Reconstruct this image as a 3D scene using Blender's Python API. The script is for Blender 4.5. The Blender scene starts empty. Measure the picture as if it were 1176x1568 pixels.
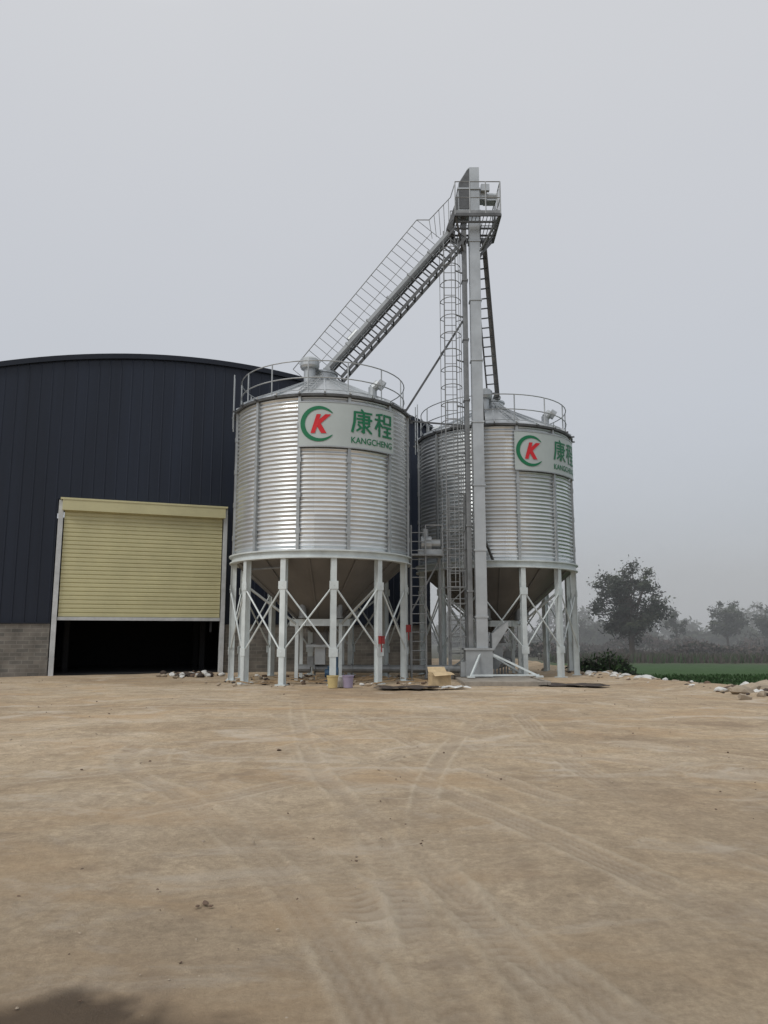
import bpy, bmesh, math, random
import numpy as np
from mathutils import Vector, Matrix
random.seed(7); np.random.seed(7)
sc = bpy.context.scene
COL = sc.collection
R_ = math.radians

# ------------------------------------------------------------------ materials
def new_mat(name):
    m = bpy.data.materials.new(name); m.use_nodes = True
    nt = m.node_tree; b = nt.nodes['Principled BSDF']
    return m, nt, b
def simple(name, col, rough=0.6, metal=0.0, var=0.15, scale=4.0, bump=0.0, bscale=30.0, spec=0.5, stretch=(1,1,1), sheet=False):
    m, nt, b = new_mat(name)
    b.inputs['Roughness'].default_value = rough
    b.inputs['Metallic'].default_value = metal
    b.inputs['Specular IOR Level'].default_value = spec
    tc = nt.nodes.new('ShaderNodeTexCoord')
    mp = nt.nodes.new('ShaderNodeMapping'); mp.inputs['Scale'].default_value = stretch
    nt.links.new(tc.outputs['Object'], mp.inputs['Vector'])
    n = nt.nodes.new('ShaderNodeTexNoise'); n.inputs['Scale'].default_value = scale
    n.inputs['Detail'].default_value = 6; n.inputs['Roughness'].default_value = 0.65
    nt.links.new(mp.outputs['Vector'], n.inputs['Vector'])
    r = nt.nodes.new('ShaderNodeValToRGB')
    r.color_ramp.elements[0].position = 0.3; r.color_ramp.elements[1].position = 0.7
    r.color_ramp.elements[0].color = (*[c*(1-var) for c in col], 1)
    r.color_ramp.elements[1].color = (*[min(1, c*(1+var)) for c in col], 1)
    nt.links.new(n.outputs['Fac'], r.inputs['Fac'])
    colout = r.outputs['Color']
    if sheet:
        at = nt.nodes.new('ShaderNodeAttribute'); at.attribute_name = 'sheet'
        mr = nt.nodes.new('ShaderNodeMapRange'); mr.inputs[3].default_value = 0.84; mr.inputs[4].default_value = 1.07
        nt.links.new(at.outputs['Fac'], mr.inputs[0])
        vm = nt.nodes.new('ShaderNodeVectorMath'); vm.operation = 'SCALE'
        nt.links.new(colout, vm.inputs[0]); nt.links.new(mr.outputs[0], vm.inputs['Scale']); colout = vm.outputs[0]
        m2 = nt.nodes.new('ShaderNodeMapRange'); m2.inputs[3].default_value = rough+0.08; m2.inputs[4].default_value = rough-0.08
        nt.links.new(at.outputs['Fac'], m2.inputs[0]); nt.links.new(m2.outputs[0], b.inputs['Roughness'])
    nt.links.new(colout, b.inputs['Base Color'])
    if bump > 0:
        n2 = nt.nodes.new('ShaderNodeTexNoise'); n2.inputs['Scale'].default_value = bscale
        n2.inputs['Detail'].default_value = 5
        nt.links.new(tc.outputs['Object'], n2.inputs['Vector'])
        bp = nt.nodes.new('ShaderNodeBump'); bp.inputs['Strength'].default_value = bump
        bp.inputs['Distance'].default_value = 0.02
        nt.links.new(n2.outputs['Fac'], bp.inputs['Height'])
        nt.links.new(bp.outputs['Normal'], b.inputs['Normal'])
    return m

M_galv = simple('galvanised_sheet', (0.56, 0.585, 0.60), 0.40, 0.75, 0.10, 1.3)
M_wall = simple('corrugated_galvanised', (0.70, 0.73, 0.75), 0.34, 0.72, 0.08, 1.3, sheet=True)
M_galv2 = simple('galvanised_frame', (0.38, 0.40, 0.41), 0.5, 0.6, 0.16, 2.5)
M_galvd = simple('dark_grey_steel', (0.12, 0.125, 0.13), 0.55, 0.5, 0.3, 2.5)
M_galvm = simple('mid_grey_steel', (0.25, 0.26, 0.265), 0.5, 0.55, 0.25, 2.5)
M_duct = simple('galvanised_duct', (0.44, 0.465, 0.48), 0.42, 0.55, 0.18, 1.0)
M_white = simple('pale_painted_steel', (0.60, 0.65, 0.655), 0.5, 0.1, 0.16, 2.0)
M_hop = simple('hopper_steel_shaded', (0.18, 0.172, 0.165), 0.5, 0.4, 0.15, 0.8)  # galvanised steel with shade and ground reflection painted into its base colour
M_navy = simple('navy_cladding', (0.013, 0.0185, 0.033), 0.42, 0.0, 0.28, 0.5, spec=0.35, stretch=(1.6,1,0.12))
M_navyd = simple('navy_trim', (0.014, 0.018, 0.028), 0.4, spec=0.3)
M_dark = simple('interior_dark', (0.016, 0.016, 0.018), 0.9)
M_yel = simple('shutter_yellow', (0.53, 0.50, 0.295), 0.5, 0.0, 0.10, 0.8)
M_frame = simple('door_frame_paint', (0.50, 0.52, 0.53), 0.5, 0.0, 0.2, 2.0)
M_conc = simple('concrete', (0.29, 0.26, 0.22), 0.9, 0.0, 0.25, 3.0, 0.5, 20)
M_green = simple('sign_green', (0.0, 0.15, 0.06), 0.5, 0, 0.03)
M_red = simple('sign_red', (0.58, 0.012, 0.02), 0.5, 0, 0.03)
M_signw = simple('sign_white', (0.44, 0.49, 0.485), 0.45, 0, 0.07, 1.0)
M_blue = simple('machine_blue', (0.035, 0.085, 0.15), 0.5, 0, 0.3, 6)
M_redp = simple('machine_red', (0.28, 0.025, 0.025), 0.5, 0, 0.2, 6)
M_ybox = simple('straw_yellow', (0.52, 0.40, 0.24), 0.8, 0, 0.2, 5)
M_wood = simple('weathered_timber', (0.30, 0.21, 0.12), 0.85, 0, 0.3, 5)
M_purp = simple('bucket_lilac', (0.30, 0.26, 0.36), 0.55, 0, 0.1)
M_ylid = simple('bucket_yellow', (0.52, 0.42, 0.20), 0.6, 0, 0.15)
M_mat = simple('rubber_mat', (0.055, 0.042, 0.035), 0.9, 0, 0.4, 3)
M_rock = simple('rubble_stone', (0.34, 0.28, 0.21), 0.95, 0, 0.35, 1.5, 0.6, 15)
M_bag = simple('white_litter', (0.58, 0.58, 0.56), 0.7, 0, 0.2, 2)
M_clod = simple('dark_clod', (0.12, 0.08, 0.055), 0.95)
M_bark = simple('bark', (0.05, 0.04, 0.032), 0.95, 0, 0.3, 3)
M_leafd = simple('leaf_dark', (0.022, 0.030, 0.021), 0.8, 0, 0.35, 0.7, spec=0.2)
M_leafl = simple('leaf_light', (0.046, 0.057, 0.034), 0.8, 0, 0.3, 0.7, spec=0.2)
M_reed = simple('dry_reed', (0.095, 0.080, 0.073), 0.9, 0, 0.35, 0.5, spec=0.1)
M_shrub = simple('shrub_leaf', (0.04, 0.07, 0.03), 0.8, 0, 0.35, 2, spec=0.2)
M_crop = simple('crop_blade', (0.045, 0.09, 0.034), 0.8, 0, 0.3, 0.3, spec=0.2)

def brick_mat():
    m, nt, b = new_mat('grey_brick')
    b.inputs['Roughness'].default_value = 0.92
    tc = nt.nodes.new('ShaderNodeTexCoord')
    mp = nt.nodes.new('ShaderNodeMapping'); mp.inputs['Rotation'].default_value = (R_(90), 0, 0)
    nt.links.new(tc.outputs['Object'], mp.inputs['Vector'])
    br = nt.nodes.new('ShaderNodeTexBrick')
    br.inputs['Color1'].default_value = (0.12, 0.115, 0.105, 1)
    br.inputs['Color2'].default_value = (0.18, 0.165, 0.145, 1)
    br.inputs['Mortar'].default_value = (0.20, 0.19, 0.17, 1)
    br.inputs['Scale'].default_value = 1.0
    br.inputs['Brick Width'].default_value = 0.4; br.inputs['Row Height'].default_value = 0.14
    br.inputs['Mortar Size'].default_value = 0.012
    nt.links.new(mp.outputs['Vector'], br.inputs['Vector'])
    n = nt.nodes.new('ShaderNodeTexNoise'); n.inputs['Scale'].default_value = 2; n.inputs['Detail'].default_value = 6
    nt.links.new(tc.outputs['Object'], n.inputs['Vector'])
    mx = nt.nodes.new('ShaderNodeMix'); mx.data_type = 'RGBA'; mx.blend_type = 'OVERLAY'
    mx.inputs['Factor'].default_value = 0.8
    nt.links.new(br.outputs['Color'], mx.inputs[6]); nt.links.new(n.outputs['Fac'], mx.inputs[7])
    nt.links.new(mx.outputs[2], b.inputs['Base Color'])
    return m
M_brick = brick_mat()

# ------------------------------------------------------------------ mesh builder
class MB:
    def __init__(s): s.v = []; s.f = []; s.m = []
    def add(s, vs, fs, mi=0):
        o = len(s.v); s.v += [tuple(v) for v in vs]
        s.f += [tuple(i+o for i in f) for f in fs]; s.m += [mi]*len(fs)
    def box(s, lo, hi, mi=0):
        x0,y0,z0 = lo; x1,y1,z1 = hi
        s.add([(x0,y0,z0),(x1,y0,z0),(x1,y1,z0),(x0,y1,z0),(x0,y0,z1),(x1,y0,z1),(x1,y1,z1),(x0,y1,z1)],
              [(0,3,2,1),(4,5,6,7),(0,1,5,4),(1,2,6,5),(2,3,7,6),(3,0,4,7)], mi)
    def beam(s, p, q, w, h, mi=0, up=(0,0,1)):
        p = Vector(p); q = Vector(q); d = (q-p).normalized(); up = Vector(up)
        if abs(d.dot(up)) > 0.98: up = Vector((0,1,0))
        a = d.cross(up).normalized(); c = a.cross(d).normalized()
        a *= w/2; c *= h/2
        vs = [p-a-c, p+a-c, p+a+c, p-a+c, q-a-c, q+a-c, q+a+c, q-a+c]
        s.add(vs, [(0,1,2,3),(7,6,5,4),(0,4,5,1),(1,5,6,2),(2,6,7,3),(3,7,4,0)], mi)
    def tube(s, p, q, r, n=6, mi=0, r2=None, caps=True):
        if r2 is None: r2 = r
        p = Vector(p); q = Vector(q); d = (q-p).normalized()
        up = Vector((0,0,1)) if abs(d.z) < 0.95 else Vector((1,0,0))
        a = d.cross(up).normalized(); c = a.cross(d).normalized()
        vs = []
        for k in range(n):
            t = 2*math.pi*k/n; e = a*math.cos(t)+c*math.sin(t)
            vs.append(p+e*r); vs.append(q+e*r2)
        fs = [(2*k, 2*((k+1)%n), 2*((k+1)%n)+1, 2*k+1) for k in range(n)]
        if caps:
            fs.append(tuple(2*k for k in range(n))[::-1]); fs.append(tuple(2*k+1 for k in range(n)))
        s.add(vs, fs, mi)
    def path(s, pts, r, n=6, mi=0):
        for a, b in zip(pts[:-1], pts[1:]): s.tube(a, b, r, n, mi)
    def lathe(s, prof, n=96, a0=0, a1=360, c=(0,0), mi=0):
        full = abs(a1-a0) >= 359.9
        k = n if full else n+1
        vs = []
        for i in range(k):
            t = R_(a0+(a1-a0)*i/n)
            for r, z in prof: vs.append((c[0]+r*math.sin(t), c[1]-r*math.cos(t), z))
        L = len(prof); fs = []
        for i in range(n):
            j = (i+1) % k
            for l in range(L-1): fs.append((i*L+l, j*L+l, j*L+l+1, i*L+l+1))
        s.add(vs, fs, mi)
    def build(s, name, mats, parent=None, smooth=False):
        me = bpy.data.meshes.new(name); me.from_pydata(s.v, [], s.f); me.update()
        if not isinstance(mats, (list, tuple)): mats = [mats]
        for m in mats: me.materials.append(m)
        me.polygons.foreach_set('material_index', s.m)
        if smooth: me.polygons.foreach_set('use_smooth', [True]*len(me.polygons))
        bm = bmesh.new(); bm.from_mesh(me); bmesh.ops.recalc_face_normals(bm, faces=bm.faces); bm.to_mesh(me); bm.free()
        ob = bpy.data.objects.new(name, me); COL.objects.link(ob)
        if parent: ob.parent = parent
        return ob
def empty(name, loc=(0,0,0), rz=0):
    e = bpy.data.objects.new(name, None); COL.objects.link(e); e.location = loc; e.rotation_euler = (0,0,rz)
    e.empty_display_size = 0.3
    return e
def pol(r, a, z): return (r*math.sin(R_(a)), -r*math.cos(R_(a)), z)

# ------------------------------------------------------------------ ground
def axis(segs):
    out = []
    for a, b, st in segs:
        n = max(1, int(round((b-a)/st))); out += list(np.linspace(a, b, n, endpoint=False))
    out.append(segs[-1][1]); return np.array(out)
xs = axis([(-3000,-400,400),(-400,-60,40),(-60,-20,4),(-20,-7,0.4),(-7,-3,0.045),(-3,3,0.026),(3,7.0,0.045),(7.0,13,0.12),(13,30,0.8),(30,100,6),(100,400,40),(400,3000,400)])
ys = axis([(-3000,-400,400),(-400,-40,40),(-40,0,4),(0,2.6,0.3),(2.6,7,0.026),(7,13,0.045),(13,36,0.13),(36,60,1.0),(60,200,7),(200,600,50),(600,4000,400)])
X, Y = np.meshgrid(xs, ys)
def vnoise(X, Y, s, seed):
    rng = np.random.RandomState(seed); T = rng.rand(256, 256)
    x = X/s+1000.3; y = Y/s+1000.7
    xi = np.floor(x).astype(int); yi = np.floor(y).astype(int); fx = x-xi; fy = y-yi
    fx = fx*fx*(3-2*fx); fy = fy*fy*(3-2*fy)
    g = lambda a, b: T[a % 256, b % 256]
    return (g(xi,yi)*(1-fx)+g(xi+1,yi)*fx)*(1-fy)+(g(xi,yi+1)*(1-fx)+g(xi+1,yi+1)*fx)*fy
edge = np.where(Y < 30, 7.5+(30-Y)*0.19, 7.5) + (vnoise(X, Y, 1.7, 3)-0.5)*0.9
edge = np.where(Y < 19, edge+(19-Y)*0.9, edge)
d1 = X-edge
d2 = Y-44
d = np.maximum(d1, d2)
fld = np.clip(d/1.0, 0, 1)
drop = np.clip(d/2.2, 0, 1); drop = drop*drop*(3-2*drop)
Z = -0.75*drop
near = (1-fld)
Z += near*((vnoise(X,Y,2.3,1)-0.5)*0.05+(vnoise(X,Y,0.7,2)-0.5)*0.022+(vnoise(X*0.8+Y*0.6,Y*0.8-X*0.6,0.23,4)-0.5)*0.010+(vnoise(X,Y,0.09,14)-0.5)*0.006)
Z += (np.exp(-(d/0.7)**2))*0.12*(0.4+vnoise(X,Y,0.6,9))
Z += fld*(vnoise(X,Y,0.9,5)-0.5)*0.08*(np.abs(X) < 60)
tracks = [
 [(0.45,2.6),(0.32,3.37),(0.14,4.6),(0.0,5.9),(-0.35,7.5),(-0.83,9.5),(-1.5,13.8),(-2.0,18)],
 [(1.25,2.6),(0.9,3.37),(0.55,4.58),(0.12,6.0),(-0.5,8.0),(-1.2,11)],
 [(2.6,3.3),(1.97,4.25),(1.35,6.0),(0.42,8.33),(-0.3,10.5),(-2.0,15)],
 [(3.4,3.8),(2.7,5.0),(2.0,6.6),(1.2,8.6),(0.3,11.5),(-1,16)],
 [(-3.4,11),(-3.25,9.8),(-2.7,8.7),(-1.8,7.5),(-0.75,5.5),(-0.3,4.4),(0.2,2.6)],
 [(-3.05,11.3),(-2.9,9.9),(-2.4,8.9),(-1.5,7.7),(-0.5,5.8),(-0.1,4.6)],
 [(-7,7.2),(-4.5,7.9),(-2.5,9.4),(0,12.5),(3,17)],
 [(-7,8.4),(-4.5,9.1),(-2.5,10.8),(0,14.2),(2.4,18.5)],
 [(6.9,6.4),(4.5,8.1),(2.2,10.6),(-0.5,14.5),(-3,20)],
 [(7,8.2),(4.6,9.8),(2.5,12.2),(0,16.2)],
 [(-5,5.2),(-3.0,6.0),(-1.0,8.2),(1.2,12.0),(3,15.5)],
 [(4,4.6),(3.0,5.6),(2.4,7.4),(2.2,10),(2.6,15)],
 [(0.75,2.6),(0.7,3.6),(0.35,5.2),(0.3,7.0),(0.6,9.5),(1.6,14)],
]
trk = np.zeros_like(X); brm = np.zeros_like(X); trd = np.zeros_like(X)
for ti, tr in enumerate(tracks):
    best = np.full(X.shape, 9.0); along = np.zeros_like(X); acc = 0
    P = np.array(tr)
    for _ in range(3):
        Q = [P[0]]
        for a, b in zip(P[:-1], P[1:]): Q += [a*0.75+b*0.25, a*0.25+b*0.75]
        Q.append(P[-1]); P = np.array(Q)
    for a, b in zip(P[:-1], P[1:]):
        L = np.hypot(*(b-a))
        if L < 1e-4: continue
        dx, dy = (b-a)/L
        msk = (X > min(a[0],b[0])-0.5) & (X < max(a[0],b[0])+0.5) & (Y > min(a[1],b[1])-0.5) & (Y < max(a[1],b[1])+0.5)
        px = X[msk]-a[0]; py = Y[msk]-a[1]
        t = np.clip(px*dx+py*dy, 0, L); dd = np.hypot(px-t*dx, py-t*dy)
        cur = best[msk]; cl = along[msk]; u = dd < cur
        cur[u] = dd[u]; cl[u] = (acc+t)[u]; best[msk] = cur; along[msk] = cl
        acc += L
    w = 0.11+0.02*(ti % 3)
    best = best+(vnoise(X,Y,0.12,60+ti)-0.5)*0.022
    prof = np.clip(1-(best/w)**4, 0, 1)
    vis = np.clip(vnoise(X,Y,1.1,20+ti)*2.6-0.55, 0, 1)*np.clip(vnoise(X,Y,0.22,90+ti)*1.8, 0.3, 1)
    if ti in (0, 1, 2, 4, 5): vis = np.maximum(vis, 0.45*np.clip(vnoise(X,Y,0.5,40+ti)*2, 0.3, 1))
    berm = np.exp(-((best-w-0.02)/0.026)**2)
    if ti in (0, 5, 12): tread = 0.5+0.5*np.sin(along*2*math.pi/0.10+best*30)
    else: tread = 0.5+0.5*np.cos(best*2*math.pi/0.075)
    Z += vis*(-0.010*prof + 0.009*berm + prof*0.009*(tread-0.5))
    trk = np.maximum(trk, vis*prof); brm = np.maximum(brm, vis*berm); trd = np.maximum(trd, vis*prof*tread)
pud = np.clip(1.25-np.sqrt(((X+1.55)/0.85)**2+((Y-3.2)/0.38)**2)+(vnoise(X,Y,0.25,33)-0.5)*0.5+(vnoise(X,Y,0.07,34)-0.5)*0.3, 0, 1)
pud = np.clip(pud*2.5, 0, 1)
Z -= pud*0.01
ny, nx = X.shape
verts = np.stack([X.ravel(), Y.ravel(), Z.ravel()], 1)
ii = (np.arange(ny-1)[:,None]*nx+np.arange(nx-1)[None,:]).ravel()
faces = np.stack([ii, ii+1, ii+nx+1, ii+nx], 1)
me = bpy.data.meshes.new('ground')
me.vertices.add(len(verts)); me.vertices.foreach_set('co', verts.ravel())
me.loops.add(faces.size); me.loops.foreach_set('vertex_index', faces.ravel())
me.polygons.add(len(faces)); me.polygons.foreach_set('loop_start', np.arange(0, faces.size, 4))
me.polygons.foreach_set('loop_total', np.full(len(faces), 4))
me.update(); me.polygons.foreach_set('use_smooth', np.ones(len(faces), bool))
for nm, arr in (('field', fld), ('track', trk), ('berm', brm), ('tread', trd), ('puddle', pud)):
    at = me.attributes.new(nm, 'FLOAT', 'POINT'); at.data.foreach_set('value', arr.ravel().astype(np.float32))
me.validate()
ground = bpy.data.objects.new('ground', me); COL.objects.link(ground)

def ground_mat():
    m, nt, b = new_mat('dirt_and_field'); N = nt.nodes; L = nt.links
    geo = N.new('ShaderNodeNewGeometry')
    def noise(scale, detail=6, rough=0.6, sx=1, sy=1, dist=0, rz=0):
        mp = N.new('ShaderNodeMapping'); mp.inputs['Scale'].default_value = (sx, sy, 1); mp.inputs['Rotation'].default_value = (0,0,rz)
        L.new(geo.outputs['Position'], mp.inputs['Vector'])
        n = N.new('ShaderNodeTexNoise'); n.inputs['Scale'].default_value = scale; n.inputs['Detail'].default_value = detail
        n.inputs['Roughness'].default_value = rough; n.inputs['Distortion'].default_value = dist
        L.new(mp.outputs['Vector'], n.inputs['Vector']); return n.outputs['Fac']
    def ramp(fac, stops):
        r = N.new('ShaderNodeValToRGB'); e = r.color_ramp.elements
        while len(e) < len(stops): e.new(0.5)
        for el, (p, c) in zip(e, stops): el.position = p; el.color = (*c, 1) if len(c) == 3 else c
        L.new(fac, r.inputs['Fac']); return r.outputs['Color']
    def mix(f, a, c, bt='MIX'):
        x = N.new('ShaderNodeMix'); x.data_type = 'RGBA'; x.blend_type = bt
        if isinstance(f, float): x.inputs['Factor'].default_value = f
        else: L.new(f, x.inputs['Factor'])
        for k, s in ((6, a), (7, c)):
            if isinstance(s, tuple): x.inputs[k].default_value = (*s, 1)
            else: L.new(s, x.inputs[k])
        return x.outputs[2]
    def attr(nm, k=None):
        a = N.new('ShaderNodeAttribute'); a.attribute_name = nm
        if k is None: return a.outputs['Fac']
        q = N.new('ShaderNodeMath'); q.operation = 'MULTIPLY'; q.inputs[1].default_value = k
        L.new(a.outputs['Fac'], q.inputs[0]); return q.outputs[0]
    big = ramp(noise(0.25, 7, 0.62, 0.7, 1.1, 0.6), [(0.32, (0.345,0.26,0.175)), (0.5, (0.435,0.345,0.24)), (0.68, (0.52,0.43,0.32))])
    mid = ramp(noise(1.0, 9, 0.72, 0.7, 1.1, 1.5, 0.5), [(0.3, (0.36,0.36,0.365)), (0.5, (0.5,0.5,0.5)), (0.7, (0.63,0.63,0.62))])
    c = mix(0.75, big, mid, 'OVERLAY')
    fine = ramp(noise(22, 8, 0.8), [(0.35, (0.34,0.335,0.33)), (0.62, (0.60,0.60,0.60))])
    c = mix(0.7, c, fine, 'OVERLAY')
    med = ramp(noise(5.5, 8, 0.75, 1, 1, 0.8), [(0.35, (0.38,0.375,0.37)), (0.62, (0.59,0.59,0.59))])
    c = mix(0.65, c, med, 'OVERLAY')
    st = ramp(noise(1.1, 5, 0.6, 5.5, 0.6, 0.4, 0.32), [(0.35, (0.46,0.46,0.46)), (0.65, (0.54,0.54,0.54))])
    c = mix(0.6, c, st, 'OVERLAY')
    clay = ramp(noise(0.4, 6, 0.6, 1, 1.6, 0.8, 0.9), [(0.50, (0,0,0)), (0.66, (0.5,0.5,0.5))])
    c = mix(clay, c, (0.47,0.32,0.18))
    damp = ramp(noise(0.9, 9, 0.74, 0.9, 1.2, 1.2), [(0.54, (0,0,0)), (0.64, (0.6,0.6,0.6))])
    c = mix(damp, c, (0.265,0.20,0.14))
    pale = ramp(noise(0.7, 8, 0.7, 0.8, 1.4, 1.0, 1.7), [(0.53, (0,0,0)), (0.66, (0.6,0.6,0.6))])
    c = mix(pale, c, (0.57,0.50,0.41))
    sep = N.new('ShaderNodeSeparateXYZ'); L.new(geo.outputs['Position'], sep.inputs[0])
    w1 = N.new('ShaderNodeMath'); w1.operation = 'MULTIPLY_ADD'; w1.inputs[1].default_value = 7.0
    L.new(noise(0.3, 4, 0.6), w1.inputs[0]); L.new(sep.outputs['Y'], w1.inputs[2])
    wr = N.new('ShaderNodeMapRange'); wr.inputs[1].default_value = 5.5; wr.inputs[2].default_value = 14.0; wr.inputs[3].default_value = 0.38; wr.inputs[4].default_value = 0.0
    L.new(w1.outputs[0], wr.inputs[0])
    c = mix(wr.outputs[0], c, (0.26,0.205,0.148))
    c = mix(attr('track', 0.36), c, (0.25,0.19,0.135))  # rut, tread and berm tones: compacted soil colour plus painted relief shading
    c = mix(attr('tread', 0.45), c, (0.52,0.44,0.34))
    c = mix(attr('berm', 0.42), c, (0.57,0.49,0.38))
    vo = N.new('ShaderNodeTexVoronoi'); vo.inputs['Scale'].default_value = 14
    L.new(geo.outputs['Position'], vo.inputs['Vector'])
    sp = ramp(vo.outputs['Distance'], [(0.05, (1,1,1)), (0.09, (0,0,0))])
    spn = ramp(noise(3, 3), [(0.56, (0,0,0)), (0.62, (0.6,0.6,0.6))])
    c = mix(mix(1.0, sp, spn, 'MULTIPLY'), c, (0.15,0.11,0.08))
    pf = attr('puddle', 0.85)
    c = mix(pf, c, (0.075,0.052,0.034))
    mr = N.new('ShaderNodeMapRange'); mr.inputs[1].default_value = 20; mr.inputs[2].default_value = 140
    nb = noise(0.05, 4, 0.6, 0.3, 2)
    ad = N.new('ShaderNodeMath'); ad.operation = 'MULTIPLY_ADD'; ad.inputs[1].default_value = 22; L.new(nb, ad.inputs[0]); L.new(sep.outputs['Y'], ad.inputs[2])
    L.new(ad.outputs[0], mr.inputs[0])
    fc = ramp(mr.outputs[0], [(0.0, (0.05,0.09,0.032)), (0.36, (0.05,0.095,0.038)), (0.44, (0.085,0.088,0.06)), (0.6, (0.085,0.085,0.065)), (1.0, (0.065,0.072,0.055))])
    fn = ramp(noise(1.5, 8, 0.8), [(0.3, (0.36,0.36,0.36)), (0.7, (0.6,0.6,0.6))])
    fc = mix(0.8, fc, fn, 'OVERLAY')
    a2 = N.new('ShaderNodeMath'); a2.operation = 'MULTIPLY_ADD'; a2.inputs[1].default_value = 0.9
    L.new(noise(2.5, 6, 0.7), a2.inputs[0])
    s1 = N.new('ShaderNodeMath'); s1.operation = 'SUBTRACT'; s1.inputs[1].default_value = 0.45
    L.new(attr('field'), s1.inputs[0]); L.new(s1.outputs[0], a2.inputs[2])
    fr = ramp(a2.outputs[0], [(0.35, (0,0,0)), (0.55, (1,1,1))])
    c = mix(fr, c, fc)
    L.new(c, b.inputs['Base Color'])
    b.inputs['Specular IOR Level'].default_value = 0.2
    rr = N.new('ShaderNodeMapRange'); rr.inputs[3].default_value = 0.93; rr.inputs[4].default_value = 0.35
    L.new(pf, rr.inputs[0]); L.new(rr.outputs[0], b.inputs['Roughness'])
    bp = N.new('ShaderNodeBump'); bp.inputs['Strength'].default_value = 0.9; bp.inputs['Distance'].default_value = 0.035
    L.new(noise(9, 12, 0.8), bp.inputs['Height']); L.new(bp.outputs['Normal'], b.inputs['Normal'])
    return m
me.materials.append(ground_mat())

# ------------------------------------------------------------------ warehouse
def warehouse():
    P = empty('warehouse', (-11.95, 28.2, 0), math.atan2(0.365, 0.931))
    s0, s1, top0 = -5.0, 15.0, 5.3
    ztop = lambda s: 12.40-0.0185*(s-top0)**2
    ZB = 1.85; DT = 6.45; D0, D1 = -0.02, 6.0
    def panel(a, b, zb):
        mb = MB(); pts = []; s = a
        while s < b-1e-6:
            for o, y in ((0,0.0),(0.34,0.0),(0.355,-0.014),(0.385,-0.014)):
                if s+o < b: pts.append((s+o, y))
            s += 0.4
        pts.append((b, 0.0)); vs = []
        for x, y in pts: vs += [(x, y, zb), (x, y, ztop(x))]
        mb.add(vs, [(2*i, 2*i+2, 2*i+3, 2*i+1) for i in range(len(pts)-1)])
        return mb
    panel(s0, D0-0.13, ZB).build('cladding_left', M_navy, P)
    panel(D0-0.13, D1+0.13, DT).build('cladding_over_door', M_navy, P)
    panel(D1+0.13, s1, ZB).build('cladding_right', M_navy, P)
    mb = MB(); mb.box((s0,-0.08,-0.3),(D0-0.13,0.2,ZB)); mb.box((D1+0.13,-0.08,-0.3),(s1,0.2,ZB)); mb.box((s1-0.25,0.2,-0.3),(s1,40,ZB))
    mb.build('brick_plinth', M_brick, P)
    mb = MB(); mb.box((s0,-0.12,ZB),(D0-0.13,-0.04,ZB+0.06)); mb.box((D1+0.13,-0.12,ZB),(s1,-0.04,ZB+0.06))
    mb.build('sill_flashing', M_navyd, P)
    mb = MB(); n = 40; vs = []
    for i in range(n+1):
        s = s0-0.15+(s1-s0+0.3)*i/n; z = ztop(s)+0.02
        vs += [(s,-0.12,z-0.08),(s,40.1,z),(s,-0.12,z+0.12),(s,40.1,z+0.12)]
    fs = []
    for i in range(n):
        a = 4*i; b = a+4
        fs += [(a,b,b+1,a+1),(a+2,a+3,b+3,b+2),(a,a+2,b+2,b),(a+1,b+1,b+3,a+3)]
    mb.add(vs, fs); mb.build('curved_roof', M_navyd, P)
    mb = MB()
    mb.add([(s1,0.0,ZB),(s1,40,ZB),(s1,40,ztop(s1)),(s1,0.0,ztop(s1))],[(0,1,2,3)])
    mb.add([(s0,0.0,0),(s0,40,0),(s0,40,ztop(s0)),(s0,0.0,ztop(s0))],[(0,1,2,3)])
    mb.add([(s0,40,0),(s1,40,0),(s1,40,ztop(s1)),(5,40,12.4),(s0,40,ztop(s0))],[(0,1,2,3,4)])
    mb.build('outer_walls', M_navy, P)
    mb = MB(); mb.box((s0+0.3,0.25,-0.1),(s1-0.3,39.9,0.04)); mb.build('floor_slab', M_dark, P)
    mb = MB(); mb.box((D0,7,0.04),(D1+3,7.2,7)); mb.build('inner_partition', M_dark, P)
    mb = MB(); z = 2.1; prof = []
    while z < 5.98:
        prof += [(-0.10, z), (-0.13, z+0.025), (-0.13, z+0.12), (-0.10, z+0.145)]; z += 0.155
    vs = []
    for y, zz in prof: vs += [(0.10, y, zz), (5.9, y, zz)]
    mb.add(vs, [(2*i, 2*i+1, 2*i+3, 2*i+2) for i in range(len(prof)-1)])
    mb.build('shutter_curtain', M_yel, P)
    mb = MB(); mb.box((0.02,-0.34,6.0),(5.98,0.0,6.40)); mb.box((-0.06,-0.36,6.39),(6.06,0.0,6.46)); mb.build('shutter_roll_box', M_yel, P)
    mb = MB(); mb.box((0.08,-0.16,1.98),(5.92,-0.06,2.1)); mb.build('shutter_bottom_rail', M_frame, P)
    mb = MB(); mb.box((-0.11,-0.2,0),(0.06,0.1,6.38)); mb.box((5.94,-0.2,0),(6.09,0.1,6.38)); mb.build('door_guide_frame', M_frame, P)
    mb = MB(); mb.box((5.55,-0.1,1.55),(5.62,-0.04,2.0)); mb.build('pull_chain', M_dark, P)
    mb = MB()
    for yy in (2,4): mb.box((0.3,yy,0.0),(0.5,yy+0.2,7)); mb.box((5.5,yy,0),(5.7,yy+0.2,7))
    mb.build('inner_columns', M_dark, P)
warehouse()

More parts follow.
